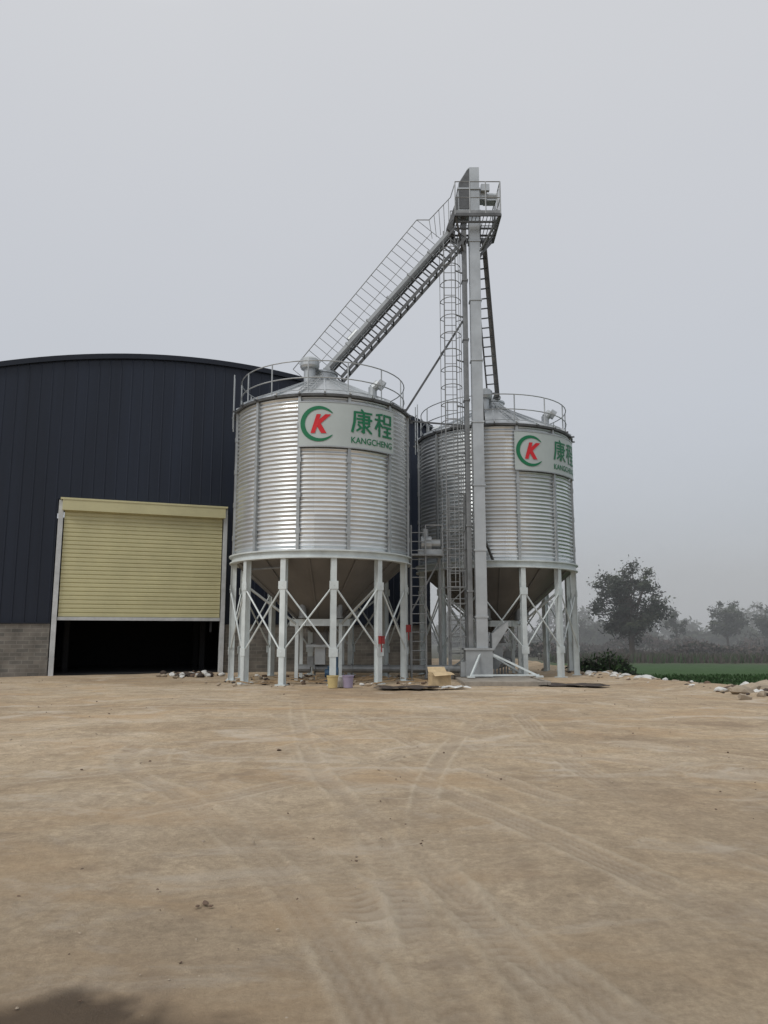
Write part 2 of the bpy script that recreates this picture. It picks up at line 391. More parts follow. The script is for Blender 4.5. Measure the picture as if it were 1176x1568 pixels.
# ------------------------------------------------------------------ lettering wrapped on sign
def text_mesh(body, bold=0.0, shear=0.0):
    cu = bpy.data.curves.new('t', 'FONT'); cu.body = body; cu.size = 1; cu.offset = bold; cu.shear = shear
    cu.resolution_u = 4
    ob = bpy.data.objects.new('t', cu); COL.objects.link(ob)
    dg = bpy.context.evaluated_depsgraph_get(); dg.update()
    m = bpy.data.meshes.new_from_object(ob.evaluated_get(dg))
    vs = [tuple(v.co) for v in m.vertices]; fs = [tuple(p.vertices) for p in m.polygons]
    bpy.data.objects.remove(ob); bpy.data.meshes.remove(m)
    return vs, fs
def wrap(mb, vs, fs, rect, RR, phi0, zb, mi):
    xs_ = [v[0] for v in vs]; ys_ = [v[1] for v in vs]
    x0, x1, y0, y1 = min(xs_), max(xs_), min(ys_), max(ys_)
    a0, b0, a1, b1 = rect; out = []
    for v in vs:
        a = a0+(v[0]-x0)/(x1-x0)*(a1-a0); h = b0+(v[1]-y0)/(y1-y0)*(b1-b0)
        out.append(pol(RR, phi0+math.degrees(a/2.98), zb+h))
    mb.add(out, fs, mi)
K1 = [(.46,1.0,.56,.90),(.12,.88,.98,.88),(.14,.88,.12,.45),(.12,.45,.02,.04),
      (.30,.74,.84,.74),(.24,.60,.98,.60),(.30,.46,.84,.46),(.84,.76,.84,.44),
      (.57,.84,.57,.04),(.57,.04,.48,.08),(.30,.36,.40,.28),(.24,.10,.46,.24),(.86,.36,.70,.26),(.64,.30,.96,.04)]
K2 = [(.08,.90,.42,.96),(.02,.70,.46,.70),(.25,.92,.25,.0),(.24,.66,.04,.30),(.27,.58,.44,.42),
      (.54,.94,.94,.94),(.54,.60,.94,.60),(.54,.96,.54,.58),(.94,.96,.94,.58),
      (.50,.44,.98,.44),(.54,.24,.94,.24),(.46,.03,1.0,.03),(.74,.44,.74,.03)]
def strokes(ks, w=0.105):
    vs = []; fs = []
    for x0,y0,x1,y1 in ks:
        n = 5; dx, dy = x1-x0, y1-y0; L = math.hypot(dx,dy); ux, uy = dx/L, dy/L
        ww = w*(1.15 if abs(dx) < abs(dy) else 0.85)
        o = len(vs)
        for i in range(n+1):
            t = i/n; ex = -0.03 if i == 0 else (0.03 if i == n else 0)
            x = x0+dx*t+ux*ex; y = y0+dy*t+uy*ex
            vs.append((x-uy*ww/2, y+ux*ww/2)); vs.append((x+uy*ww/2, y-ux*ww/2))
        fs += [(o+2*i,o+2*i+2,o+2*i+3,o+2*i+1) for i in range(n)]
    return vs, fs
def wrap_strokes(mb, ks, rect, RT, phi0, zb, mi):
    for j, k in enumerate(ks):
        vs, fs = strokes([k]); a0,b0,a1,b1 = rect
        mb.add([pol(RT+j*0.0006, phi0+math.degrees((a0+x*(a1-a0))/2.98), zb+b0+y*(b1-b0)) for x,y in vs], fs, mi)
T3 = text_mesh('KANGCHENG', 0.014); TK = text_mesh('K', 0.05, 0.35)

# ------------------------------------------------------------------ silo
def silo(cx, cy, leg_off, stiff_off, sign_phi, seed):
    P = empty('grain_silo', (cx, cy, 0))
    R = 2.92; ZR = 4.0; ZE = 8.85
    mb = MB(); prof = []; pitch = 0.136; n = int((ZE-ZR)/pitch*6)
    for i in range(n+1):
        z = ZR+(ZE-ZR)*i/n; prof.append((R+0.026*math.cos(2*math.pi*(z-ZR)/pitch), z))
    mb.lathe(prof, 144); wl = mb.build('corrugated_wall', M_wall, P, True)
    rs = random.Random(seed); tab = {}; vals = []
    for i in range(144):
        sec = math.floor(((i+0.5)*2.5-stiff_off)/30)
        for l in range(n):
            band = int((l/n)*(ZE-ZR)/1.09)
            vals.append(tab.setdefault((sec, band), rs.random()))
    at = wl.data.attributes.new('sheet', 'FLOAT', 'FACE'); at.data.foreach_set('value', vals)
    mb = MB()
    for k in range(12):
        a = stiff_off+30*k
        mb.beam(pol(R+0.055,a,ZR), pol(R+0.055,a,ZE), 0.09, 0.065, 0, up=pol(1,a,0))
        for z in np.arange(ZR+0.5, ZE, 1.1): mb.beam(pol(R+0.06,a,z), pol(R+0.06,a,z+0.16), 0.14, 0.075, 0, up=pol(1,a,0))
    mb.build('wall_stiffeners', M_galv2, P)
    mb = MB()
    mb.lathe([(R-0.12,3.76),(R+0.13,3.76),(R+0.13,3.80),(R+0.06,3.80),(R+0.06,3.97),(R+0.15,3.97),(R+0.15,4.01),(R-0.05,4.01)], 96)
    mb.build('base_ring_beam', M_white, P)
    mb = MB(); mb.lathe([(R+0.0,ZE-0.05),(R+0.12,ZE-0.06),(R+0.13,ZE),(R+0.02,ZE+0.07)], 96)
    for k in range(24):
        a = stiff_off+15*k; mb.beam(pol(R-0.1,a,ZE+0.0), pol(R+0.22,a,ZE-0.01), 0.05, 0.05)
    mb.build('eave_ring', M_galvd, P)
    mb = MB(); NS = 24; r0, r1, z0, z1 = R+0.10, 0.42, ZE+0.03, 10.22
    mb.lathe([(r0,z0),(r1,z1)], 72)
    for k in range(NS):
        a = stiff_off+k*360/NS; mb.beam(pol(r0,a,z0+0.03), pol(r1,a,z1+0.03), 0.045, 0.07)
    mb.lathe([(0.45,z1-0.03),(0.45,z1+0.22),(0.5,z1+0.24),(0.5,z1+0.30),(0.0,z1+0.36)], 32)
    mb.build('cone_roof', M_galv, P)
    mb = MB(); c = (-0.42, -0.75)
    mb.lathe([(0.20,9.7),(0.20,10.42),(0.30,10.44),(0.33,10.52),(0.33,10.74),(0.27,10.80),(0,10.84)], 20, c=c)
    for a in (48, 150, 255):
        p0 = Vector(pol(2.35,a,9.1))
        mb.tube(p0, p0+Vector((0,0,0.42)), 0.14, 12)
        mb.tube(p0+Vector((0,0,0.38)), p0+Vector((0.2,0,0.56)), 0.15, 12); mb.tube(p0+Vector((0.18,0,0.56)), p0+Vector((0.36,0,0.44)), 0.17, 12)
    mb.build('roof_vents', M_duct, P, False)
    mb = MB(); RG = R-0.10; ZG = ZE+1.15
    for k in range(48):
        for z in (ZG, ZE+0.6): mb.tube(pol(RG,7.5*k,z), pol(RG,7.5*(k+1),z), 0.019, 6)
        mb.tube(pol(RG,7.5*k,ZE+0.2), pol(RG,7.5*(k+1),ZE+0.2), 0.014, 5)
    for k in range(14):
        a = stiff_off+k*360/14; mb.tube(pol(RG,a,ZE+0.05), pol(RG,a,ZG), 0.024, 6)
    for a in (-84,-77): mb.tube(pol(RG+0.25,a,ZE-0.5), pol(RG+0.25,a,ZG+0.25), 0.022, 6)
    for z in np.arange(ZE-0.4, ZG, 0.28): mb.tube(pol(RG+0.25,-84,z), pol(RG+0.25,-77,z), 0.014, 5)
    mb.build('roof_guard_rail', M_galv2, P)
    mb = MB(); a = sign_phi+2
    for da in (-4, 4): mb.tube(pol(RG-0.05,a+da,ZE+0.22), pol(0.6,a+da*3,z1+0.12), 0.02)
    for t in np.linspace(0.05,0.95,9):
        r = RG-0.05+(0.6-RG+0.05)*t; z = ZE+0.22+(z1+0.12-ZE-0.22)*t
        mb.tube(pol(r,a-4-8*t,z), pol(r,a+4+8*t,z), 0.015)
    mb.build('roof_ladder', M_galv2, P)
    mb = MB(); RL = R-0.02
    for k in range(12):
        a = leg_off+30*k
        mb.beam(pol(RL-0.085,a,0.0), pol(RL-0.085,a,3.77), 0.17, 0.014, 0, up=pol(1,a,0))
        mb.beam(pol(RL+0.085,a,0.0), pol(RL+0.085,a,3.77), 0.17, 0.014, 0, up=pol(1,a,0))
        mb.beam(pol(RL,a,0.0), pol(RL,a,3.77), 0.11, 0.155, 0, up=pol(1,a,0))
        p = Vector(pol(RL,a,0)); mb.beam(p+Vector((0,0,-0.02)), p+Vector((0,0,0.03)), 0.32, 0.32, 0, up=pol(1,a,0))
        for z in (2.95, 0.95):
            mb.beam(pol(RL+0.10,a,z-0.12), pol(RL+0.10,a,z+0.12), 0.27, 0.014, 0, up=pol(1,a,0))
        b = a+30
        mb.tube(pol(RL+0.09,a,2.95), pol(RL+0.09,b,0.95), 0.028, 6)
        mb.tube(pol(RL+0.05,a,0.95), pol(RL+0.05,b,2.95), 0.028, 6)
    mb.build('support_legs', M_white, P)
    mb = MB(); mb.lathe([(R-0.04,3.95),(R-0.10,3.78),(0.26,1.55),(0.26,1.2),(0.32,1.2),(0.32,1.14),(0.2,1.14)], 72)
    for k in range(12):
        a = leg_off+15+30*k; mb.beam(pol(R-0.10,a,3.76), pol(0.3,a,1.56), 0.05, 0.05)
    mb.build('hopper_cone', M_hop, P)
    mb = MB()
    for k in range(8):
        mb.beam(pol(1.02,22.5+45*k,1.86), pol(1.02,67.5+45*k,1.86), 0.10, 0.22)
    for k in range(4):
        mb.beam(pol(1.0,45+90*k,0), pol(1.0,45+90*k,1.86), 0.11, 0.11)
        mb.beam(pol(1.0,45+90*k,1.8), pol(2.8,leg_off+30*round((45+90*k-leg_off)/30),2.9), 0.06, 0.06)
    mb.build('hopper_collar_frame', M_white, P)
    mb = MB(); mb.box((-0.45,-0.3,1.06),(0.45,0.3,1.15)); mb.beam((0,0,1.06),(0,0,0.5),0.34,0.34)
    for k in range(12): mb.tube((0.55,0.16*math.cos(k*math.pi/6),1.1+0.16*math.sin(k*math.pi/6)),(0.55,0.16*math.cos((k+1)*math.pi/6),1.1+0.16*math.sin((k+1)*math.pi/6)),0.015)
    mb.build('slide_gate', M_duct, P)
    mb = MB()
    for a in (-25, 35, 100, 220):
        q = Vector(pol(1.15,a,2.05)); mb.tube(q, q+Vector((0,0,0.45)), 0.12, 12); mb.tube(q+Vector((0,0,-0.05)), q, 0.15, 12)
    mb.path([pol(2.75,leg_off-30,0.1), pol(2.75,leg_off-30,3.5), pol(2.75,leg_off-60,3.5)], 0.03, 6)
    mb.build('aeration_stubs', M_galvm, P)
    zb = 7.20; W = 3.25; H = 1.38; RS = R+0.118
    mb = MB(); a1 = sign_phi+math.degrees(W/2.98)
    mb.lathe([(RS-0.02,zb),(RS,zb),(RS,zb+H),(RS-0.02,zb+H)], 48, sign_phi, a1)
    mb.build('sign_panel', M_signw, P, False)
    mb = MB()
    for zz in (zb-0.015, zb+H+0.015): mb.lathe([(RS-0.03,zz-0.02),(RS+0.012,zz-0.02),(RS+0.012,zz+0.02),(RS-0.03,zz+0.02)], 40, sign_phi, a1)
    mb.build('sign_edging', M_galv2, P)
    mb = MB(); RT = RS+0.015
    wrap_strokes(mb, K1, (1.62,0.47,2.31,1.22), RT, sign_phi, zb, 0)
    wrap_strokes(mb, K2, (2.42,0.47,3.11,1.22), RT, sign_phi, zb, 0)
    wrap(mb, *T3, (1.60,0.13,3.14,0.33), RT, sign_phi, zb, 0)
    vs = []; n = 48
    for i in range(n+1):
        t = R_(38+(322-38)*i/n); k = math.sin(math.pi*i/n)**0.6
        ro = 0.55; ri = 0.55-0.012-0.125*k
        for r in (ro, ri): vs.append(pol(RT, sign_phi+math.degrees((0.60+r*1.0*math.cos(t))/2.98), zb+0.69+r*1.02*math.sin(t)))
    mb.add(vs, [(2*i,2*i+2,2*i+3,2*i+1) for i in range(n)], 0)
    wrap(mb, *TK, (0.36,0.39,0.98,0.99), RT+0.004, sign_phi, zb, 1)
    mb.build('sign_lettering', [M_green, M_red], P)
    return P
S1 = (-2.12, 26.0); S2 = (4.28, 29.45)
silo(*S1, 12, 20.5, -9.5, 1)
silo(*S2, 10, 8, 6, 2)

# ------------------------------------------------------------------ bucket elevator tower
def elevator():
    P = empty('bucket_elevator', (3.2, 25.6, 0))
    mb = MB()
    def casing(x, y, w, dpt, z0, z1, mi=0):
        mb.box((x-w/2, y-dpt/2, z0), (x+w/2, y+dpt/2, z1), mi)
        z = z0+1.9
        while z < z1:
            mb.box((x-w/2-0.03, y-dpt/2-0.03, z-0.03), (x+w/2+0.03, y+dpt/2+0.03, z+0.03), mi); z += 2.2
    casing(0.01, 0, 0.37, 0.32, 0.15, 16.3)
    casing(-0.33, 0.24, 0.16, 0.28, 1.0, 16.3, 1)
    mb.build('leg_casing', [M_duct, M_galvm], P)
    mb = MB()
    mb.box((-0.55,-0.3,0.12),(0.32,0.42,1.0)); mb.box((-0.6,-0.35,0.98),(0.37,0.47,1.04)); mb.box((-0.7,-0.1,0.12),(-0.5,0.2,0.6))
    mb.add([(0.32,-0.25,0.9),(0.32,0.3,0.9),(0.32,0.3,1.5),(0.32,-0.25,1.5),(0.85,-0.25,1.7),(0.85,0.3,1.7),(0.85,0.3,1.9),(0.85,-0.25,1.9)],
           [(0,1,2,3),(4,5,6,7),(0,1,5,4),(1,2,6,5),(2,3,7,6),(3,0,4,7)])
    mb.build('boot', M_galv2, P)
    mb = MB()
    prof = [(-0.55,16.3),(0.20,16.3),(0.20,18.02),(-0.14,18.02),(-0.22,17.95),(-0.54,17.4),(-0.57,17.2)]
    vs = [(x,-0.26,z) for x,z in prof]+[(x,0.42,z) for x,z in prof]; n = len(prof)
    mb.add(vs, [tuple(range(n)), tuple(range(n,2*n))[::-1]]+[(i,(i+1)%n,(i+1)%n+n,i+n) for i in range(n)])
    mb.box((-0.59,-0.3,17.15),(0.23,0.46,17.21)); mb.box((-0.57,-0.3,16.28),(0.23,0.46,16.36))
    mb.box((-0.53,-0.285,16.4),(-0.15,-0.262,17.12),1)  # dark plates paint a shaded left side onto the hood front
    mb.add([(-0.53,-0.264,17.24),(-0.15,-0.264,17.24),(-0.15,-0.264,17.98),(-0.23,-0.264,17.90),(-0.53,-0.264,17.39)],[(0,1,2,3,4)],1)
    mb.build('head_hood', [M_duct, M_galvd], P)
    mb = MB()
    mb.add([(-0.55,-0.2,16.3),(-0.55,0.35,16.3),(-0.55,0.35,17.0),(-0.55,-0.2,17.0),(-0.98,-0.15,15.75),(-0.98,0.3,15.75),(-0.72,0.3,15.5),(-0.72,-0.15,15.5)],
        [(0,1,2,3),(4,5,6,7),(0,4,5,1),(2,6,7,3),(0,3,7,4),(1,5,6,2)])
    mb.beam((0.1,0.42,16.7),(0.22,1.0,15.6),0.32,0.36)
    mb.build('discharge_spouts', M_galvd, P)
    mb = MB()
    mb.tube((0.42,0.05,17.05),(0.85,0.05,17.05),0.13,14); mb.box((0.21,-0.15,16.85),(0.48,0.25,17.25)); mb.box((0.38,-0.12,16.82),(0.82,0.25,16.88)); mb.box((0.26,-0.3,17.1),(0.56,-0.16,17.35))
    mb.build('drive_motor', M_duct, P)
    mb = MB(); z = 15.9; x0,x1,y0,y1 = -0.72, 0.86, -0.75, 1.15
    for a,b in (((x0,y0),(x1,y0)),((x1,y0),(x1,y1)),((x1,y1),(x0,y1)),((x0,y1),(x0,y0))):
        mb.beam((*a,z),(*b,z),0.06,0.10)
    for x in np.arange(x0+0.1, x1, 0.13):
        if -0.6 < x < 0.24:
            mb.beam((x,y0,z+0.04),(x,-0.3,z+0.04),0.022,0.02); mb.beam((x,0.5,z+0.04),(x,y1,z+0.04),0.022,0.02)
        else: mb.beam((x,y0,z+0.04),(x,y1,z+0.04),0.022,0.02)
    for y in (-0.35,0.1,0.6): mb.beam((x0,y,z-0.04),(x1,y,z-0.04),0.05,0.06)
    for p,q in (((0.83,-0.7,z),(0.20,-0.15,z-1.05)),((0.83,1.1,z),(0.20,0.2,z-1.05)),((-0.70,-0.7,z),(-0.4,0.1,z-0.9)),((-0.70,1.1,z),(-0.4,0.3,z-0.9)),((0.83,0.2,z),(0.20,0.05,z-1.2))):
        mb.beam(p,q,0.06,0.06)
    mb.build('service_platform', M_galvd, P)
    mb = MB()
    posts = [(x0,y0),(-0.2,y0),(0.35,y0),(x1,y0),(x1,-0.1),(x1,0.5),(x1,y1),(0.4,y1),(-0.2,y1),(x0,y1)]
    for x,y in posts: mb.tube((x,y,z),(x,y,z+1.25),0.022)
    for a,b in zip(posts[:-1],posts[1:]):
        for h in (1.25,0.65): mb.tube((*a,z+h),(*b,z+h),0.018)
        mb.beam((*a,z+0.12),(*b,z+0.12),0.012,0.10)
    for t in np.arange(0.15,1.8,0.2): mb.tube((x1,y0+t,z),(x1,y0+t,z+1.25),0.008,4)
    mb.build('platform_guard_rail', M_galvm, P)
    mb = MB(); lx, ly = -0.88, 0.0; w = 0.2; zt = 16.9
    for sx in (-w, w): mb.beam((lx+sx,ly,0.2),(lx+sx,ly,zt-1.2),0.035,0.05)
    for zz in np.arange(0.4, 15.6, 0.28): mb.tube((lx-w,ly,zz),(lx+w,ly,zz),0.013,5)
    def hoop(zz):
        pts = [(lx-w, ly, zz)]+[(lx-0.36*math.cos(t), ly-0.12-0.52*math.sin(t)-0.02, zz) for t in np.linspace(0,math.pi,12)]+[(lx+w, ly, zz)]
        mb.path(pts, 0.015, 5)
    for zz in np.arange(3.0, 15.4, 0.62): hoop(zz)
    for t in np.linspace(0,math.pi,5):
        x = lx-0.36*math.cos(t); y = ly-0.14-0.52*math.sin(t); mb.beam((x,y,3.0),(x,y,15.1),0.022,0.012)
    for zz in np.arange(1.0, 15.5, 1.65): mb.beam((lx+w,ly,zz),(-0.42,0.2,zz),0.04,0.04)
    mb.build('caged_ladder', M_galvm, P)
    mb = MB()
    q = [(-0.98,0.35),(-0.42,0.35),(-0.98,0.8),(-0.42,0.8)]
    for x,y in q: mb.beam((x,y,0.0),(x,y,6.2),0.06,0.06)
    for i,zz in enumerate(np.arange(0.3,6.2,0.55)):
        mb.beam((-0.98,0.35,zz),(-0.42,0.35,zz),0.04,0.04); mb.beam((-0.98,0.8,zz),(-0.42,0.8,zz),0.04,0.04)
        if i % 2 == 0 and zz < 5.5: mb.beam((-0.98,0.35,zz),(-0.42,0.35,zz+0.55),0.035,0.035)
        mb.beam((-0.98,0.35,zz),(-0.98,0.8,zz),0.04,0.04); mb.beam((-0.42,0.35,zz),(-0.42,0.8,zz),0.04,0.04)
    mb.build('lattice_mast', M_galvm, P)
    mb = MB()
    for p in ((-0.45,-0.75),(1.75,-0.55),(1.5,1.4),(-1.2,1.2)):
        mb.beam((0.0,-0.16 if p[1]<0 else 0.1,1.0),(p[0],p[1],0.16),0.06,0.06); mb.box((p[0]-0.12,p[1]-0.12,0.13),(p[0]+0.12,p[1]+0.12,0.18))
    mb.beam((-0.45,-0.75,0.2),(1.75,-0.55,0.2),0.05,0.05)
    mb.build('foot_struts', M_white, P)
    mb = MB()
    ls = lambda p: (p[0]-3.2, p[1]-25.6, p[2])
    mb.beam((-0.42,0.2,12.4), ls((0.65,25.6,8.9)), 0.07, 0.07)
    mb.beam((-0.42,0.2,8.6), ls((0.75,25.9,8.8)), 0.05, 0.05)
    mb.beam((0.2,0.1,9.4), ls((3.6,26.7,8.9)), 0.07, 0.07)
    mb.beam((0.2,0.1,4.6), ls((3.8,26.6,3.95)), 0.07, 0.07)
    mb.build('stay_braces', M_galvd, P)
    A = Vector(ls((-1.85,25.75,10.55))); B = Vector((-0.72,0.0,15.6))
    D = (B-A); Ln = D.length; dn = D.normalized(); side = Vector((0,-1,0)); upn = side.cross(dn)
    if upn.z < 0: upn = -upn
    mb = MB()
    lo = -upn*0.52
    for sy in (-0.36, 0.24):
        mb.beam(A+Vector((0,sy,0))+lo, B+Vector((0,sy,0))+lo, 0.045, 0.10, 0)
        mb.beam(A+Vector((0,sy,0)), B+Vector((0,sy,0)), 0.045, 0.07, 0)
    nr = 17
    for i in range(nr+1):
        p = A+D*(i/nr)
        mb.beam(p+Vector((0,-0.36,0))+lo, p+Vector((0,0.24,0))+lo, 0.06, 0.035)
        for sy in (-0.36, 0.24): mb.beam(p+Vector((0,sy,0)), p+Vector((0,sy,0))+lo, 0.05, 0.035)
    mb.build('gallery_truss', M_galvd, P)
    mb = MB(); co_ = upn*0.14+Vector((0,0.08,0))
    mb.beam(A+co_-dn*0.1, B+co_, 0.24, 0.20)
    for i in range(1,6): p = A+D*(i/6)+co_; mb.beam(p-dn*0.03, p+dn*0.03, 0.30, 0.26)
    mb.tube(A+co_, Vector(ls((-2.12,26.0,10.2))), 0.17, 12)
    mb.tube(A+co_+D*0.22+upn*0.12-dn*0.2, A+co_+D*0.22+upn*0.12+dn*0.25, 0.12, 10)
    mb.build('gallery_chute', M_galv2, P)
    mb = MB(); o = Vector((0,0.32,0)); a = A-dn*0.75; prev = None; pp = None
    for i in range(25):
        t = i/24; H = 1.15+0.30*t
        p = a+(B-a)*(t*0.96)+o; q = p+upn*H
        mb.tube(p, q, 0.012, 5)
        if prev: mb.tube(prev, q, 0.018, 5); mb.tube(pp, p+upn*H*0.5, 0.012, 5); mb.tube(pl, p+upn*0.05, 0.016, 5)
        prev = q; pp = p+upn*H*0.5; pl = p+upn*0.05
    pts = [prev, prev+Vector((0.45,0,0.0)), Vector((-0.78,0.32,17.2)), Vector((-0.6,0.32,17.8))]
    mb.path(pts, 0.018, 5)
    for t in np.linspace(0.0,0.9,5):
        p = Vector(pts[1]).lerp(Vector(pts[2]), t); mb.tube(p, (p.x+0.1*(1-t), p.y, 15.6+0.3*t), 0.012, 5)
    mb.build('gallery_guard_rail', M_galvm, P)
    A = Vector(ls((4.25,28.85,10.55))); B = Vector((0.30,0.7,15.6)); D = B-A; dn = D.normalized()
    side = dn.cross(Vector((0,0,1))).normalized(); upn = side.cross(dn)
    if upn.z < 0: upn = -upn
    mb = MB()
    for sx in (-0.22,0.22): mb.beam(A+side*sx, B+side*sx, 0.05, 0.10)
    for i in range(16): p = A+D*((i+0.5)/16); mb.beam(p-side*0.22, p+side*0.22, 0.05, 0.035)
    mb.build('spout_ladder', M_galvd, P)
    mb = MB(); o_ = side*(-0.13)+upn*0.2
    mb.beam(A+o_, B+o_, 0.15, 0.2); mb.tube(A+o_, Vector(ls((4.28,29.45,10.3))), 0.15, 12)
    mb.build('spout_chute', M_galvm, P)
elevator()

def side_ladder():
    P = empty('access_ladder', (1.15, 25.6, 0)); mb = MB()
    for x in (-0.24,0.24): mb.beam((x,0,0),(x,0,5.1),0.045,0.05)
    for z in np.arange(0.35,5.0,0.3): mb.tube((-0.24,0,z),(0.24,0,z),0.016,6)
    for x in (-0.24,0.75): mb.beam((x,0.6,0),(x,0.6,4.1),0.07,0.07)
    mb.beam((-0.24,0.3,4.1),(0.85,0.3,4.1),0.8,0.06); mb.beam((-0.24,0.6,2.2),(0.75,0.6,4.0),0.05,0.05)
    for p in ((0.8,0.0),(0.8,0.65),(-0.24,0.65)): mb.tube((*p,4.1),(*p,5.1),0.02)
    mb.tube((0.24,0,5.1),(0.8,0,5.1),0.02); mb.tube((0.8,0,5.1),(0.8,0.65,5.1),0.02); mb.tube((0.24,0,4.6),(0.8,0,4.6),0.015)
    mb.build('ladder_and_landing', M_galvm, P)
    mb = MB(); mb.tube((0.1,0.3,4.5),(0.45,0.3,4.5),0.26,16); mb.tube((0.45,0.3,4.5),(0.75,0.3,4.5),0.14,12); mb.tube((0.25,0.3,4.6),(0.25,0.3,5.0),0.11,10); mb.box((0.0,0.1,4.13),(0.8,0.5,4.3))
    mb.build('blower_fan', M_galv2, P)
side_ladder()

def conveyor(name, a, b, motor):
    P = empty(name, (0,0,0)); a = Vector(a); b = Vector(b); d = (b-a).normalized()
    mb = MB(); mb.tube(a, b, 0.13, 14)
    for t in np.linspace(0,1,5): p = a.lerp(b, t); mb.tube(p-d*0.03, p+d*0.03, 0.17, 14); mb.beam((p.x,p.y,0),(p.x,p.y,p.z),0.06,0.06)
    mb.build('screw_tube', M_galvm, P)
    mb = MB(); m = a-d*0.15; mb.tube(m, m-d*0.4, 0.14, 14); mb.beam(m+Vector((0,0,0.05)), m+Vector((0,0,0.4)), 0.22, 0.18); mb.tube(m-d*0.4, m-d*0.5, 0.11, 12)
    mb.build('drive_motor', motor, P)
conveyor('screw_conveyor', (-2.3,26.1,0.35), (2.6,25.9,0.35), M_galvm)
conveyor('screw_conveyor', (4.7,29.8,0.45), (3.7,26.1,0.5), M_galvm)
def machine(x, y):
    P = empty('pump_unit', (x,y,0)); mb = MB()
    mb.box((-0.25,-0.15,0),(0.25,0.15,0.08)); mb.tube((-0.2,0,0.28),(0.1,0,0.28),0.13,14); mb.tube((0.1,0,0.28),(0.22,0,0.28),0.18,16); mb.tube((0.16,0,0.4),(0.16,0,0.95),0.045,10); mb.tube((0.16,0,0.95),(0.16,0.4,0.95),0.045,10)
    mb.box((-0.12,-0.08,0.4),(0.02,0.08,0.5)); mb.build('pump_body', M_blue, P)
machine(-1.65, 24.6)
def cabinet(a, z):
    P = empty('switch_box', (S1[0]+3.06*math.sin(R_(a)), S1[1]-3.06*math.cos(R_(a)), z), R_(a)); mb = MB()
    mb.box((-0.08,-0.06,0),(0.08,0.06,0.22)); mb.box((-0.09,-0.075,0.215),(0.09,0.065,0.235)); mb.box((-0.055,-0.07,0.03),(0.055,-0.062,0.19)); mb.tube((0,0,-0.25),(0,0,0),0.018)
    mb.build('steel_box', M_redp, P)
cabinet(42, 1.2); cabinet(72, 1.55)

# ------------------------------------------------------------------ slab, mats, buckets, boxes
mb = MB(); mb.box((2.35,22.9,-0.1),(4.75,26.4,0.10)); mb.box((2.35,22.8,-0.1),(4.75,22.897,0.14)); mb.box((4.753,22.8,-0.1),(4.85,26.4,0.14))
o = mb.build('concrete_pad', M_conc)
bv = o.modifiers.new('b','BEVEL'); bv.width = 0.02; bv.segments = 2
def crumpled_sheet(name, c, sx, sy, mat, rot, h=0.06, seed=1):
    rng = random.Random(seed); mb = MB(); n = 14; vs = []
    for j in range(n+1):
        for i in range(n+1):
            x = (i/n-0.5)*sx; y = (j/n-0.5)*sy
            e = 1+0.14*math.sin(i*1.3+seed+j*0.8)
            z = 0.025+h*(0.5+0.5*math.sin(i*0.9+seed)*math.cos(j*0.7+seed*2))+rng.random()*h*0.3
            vs.append((x*e, y*e, z))
    mb.add(vs, [(j*(n+1)+i, j*(n+1)+i+1, (j+1)*(n+1)+i+1, (j+1)*(n+1)+i) for j in range(n) for i in range(n)])
    o = mb.build(name, mat, None, True); o.location = c; o.rotation_euler = (0,0,rot); return o
crumpled_sheet('rubber_mat', (0.65,21.7,0), 1.7, 0.9, M_mat, 0.1, 0.05, 3)
crumpled_sheet('rubber_mat', (5.5,22.9,0), 1.8, 1.1, M_mat, -0.1, 0.04, 5)
crumpled_sheet('plastic_sheet', (1.9,21.8,0), 0.8, 0.5, M_bag, 0.3, 0.05, 8)
def bucket(x, y, m, r=0.16, h=0.34):
    mb = MB(); mb.lathe([(0,0.0),(r*0.82,0.0),(r,h),(r+0.012,h),(r+0.012,h-0.03),(r*0.98,h-0.03)], 24)
    mb.lathe([(r*0.97,h-0.02),(r*0.8,0.02),(0,0.02)], 24)
    pts = [(r*math.cos(t),-r*0.7*math.sin(t)-0.02,h-0.02-0.12*math.sin(t)) for t in np.linspace(0,math.pi,9)]
    mb.path(pts, 0.006, 4)
    o = mb.build('bucket', m, None, False); o.location = (x,y,0)
bucket(-1.45, 22.2, M_ylid, 0.16, 0.34); bucket(-1.02, 22.3, M_purp, 0.16, 0.34); bucket(-1.25, 22.6, M_bag, 0.14, 0.3)
mb = MB(); mb.box((-0.28,-0.2,0),(0.28,0.2,0.40)); mb.box((-0.287,-0.207,0.30),(0.287,0.207,0.33))
mb.add([(-0.28,-0.2,0.40),(0.28,-0.2,0.40),(0.33,-0.38,0.34),(-0.26,-0.36,0.30)],[(0,1,2,3)]); mb.add([(-0.28,0.2,0.40),(0.28,0.2,0.40),(0.26,0.34,0.53),(-0.26,0.34,0.53)],[(0,1,2,3)])
o = mb.build('cardboard_box', M_ybox); o.location = (1.6,22.6,0.02); o.rotation_euler = (0,0,0.25)

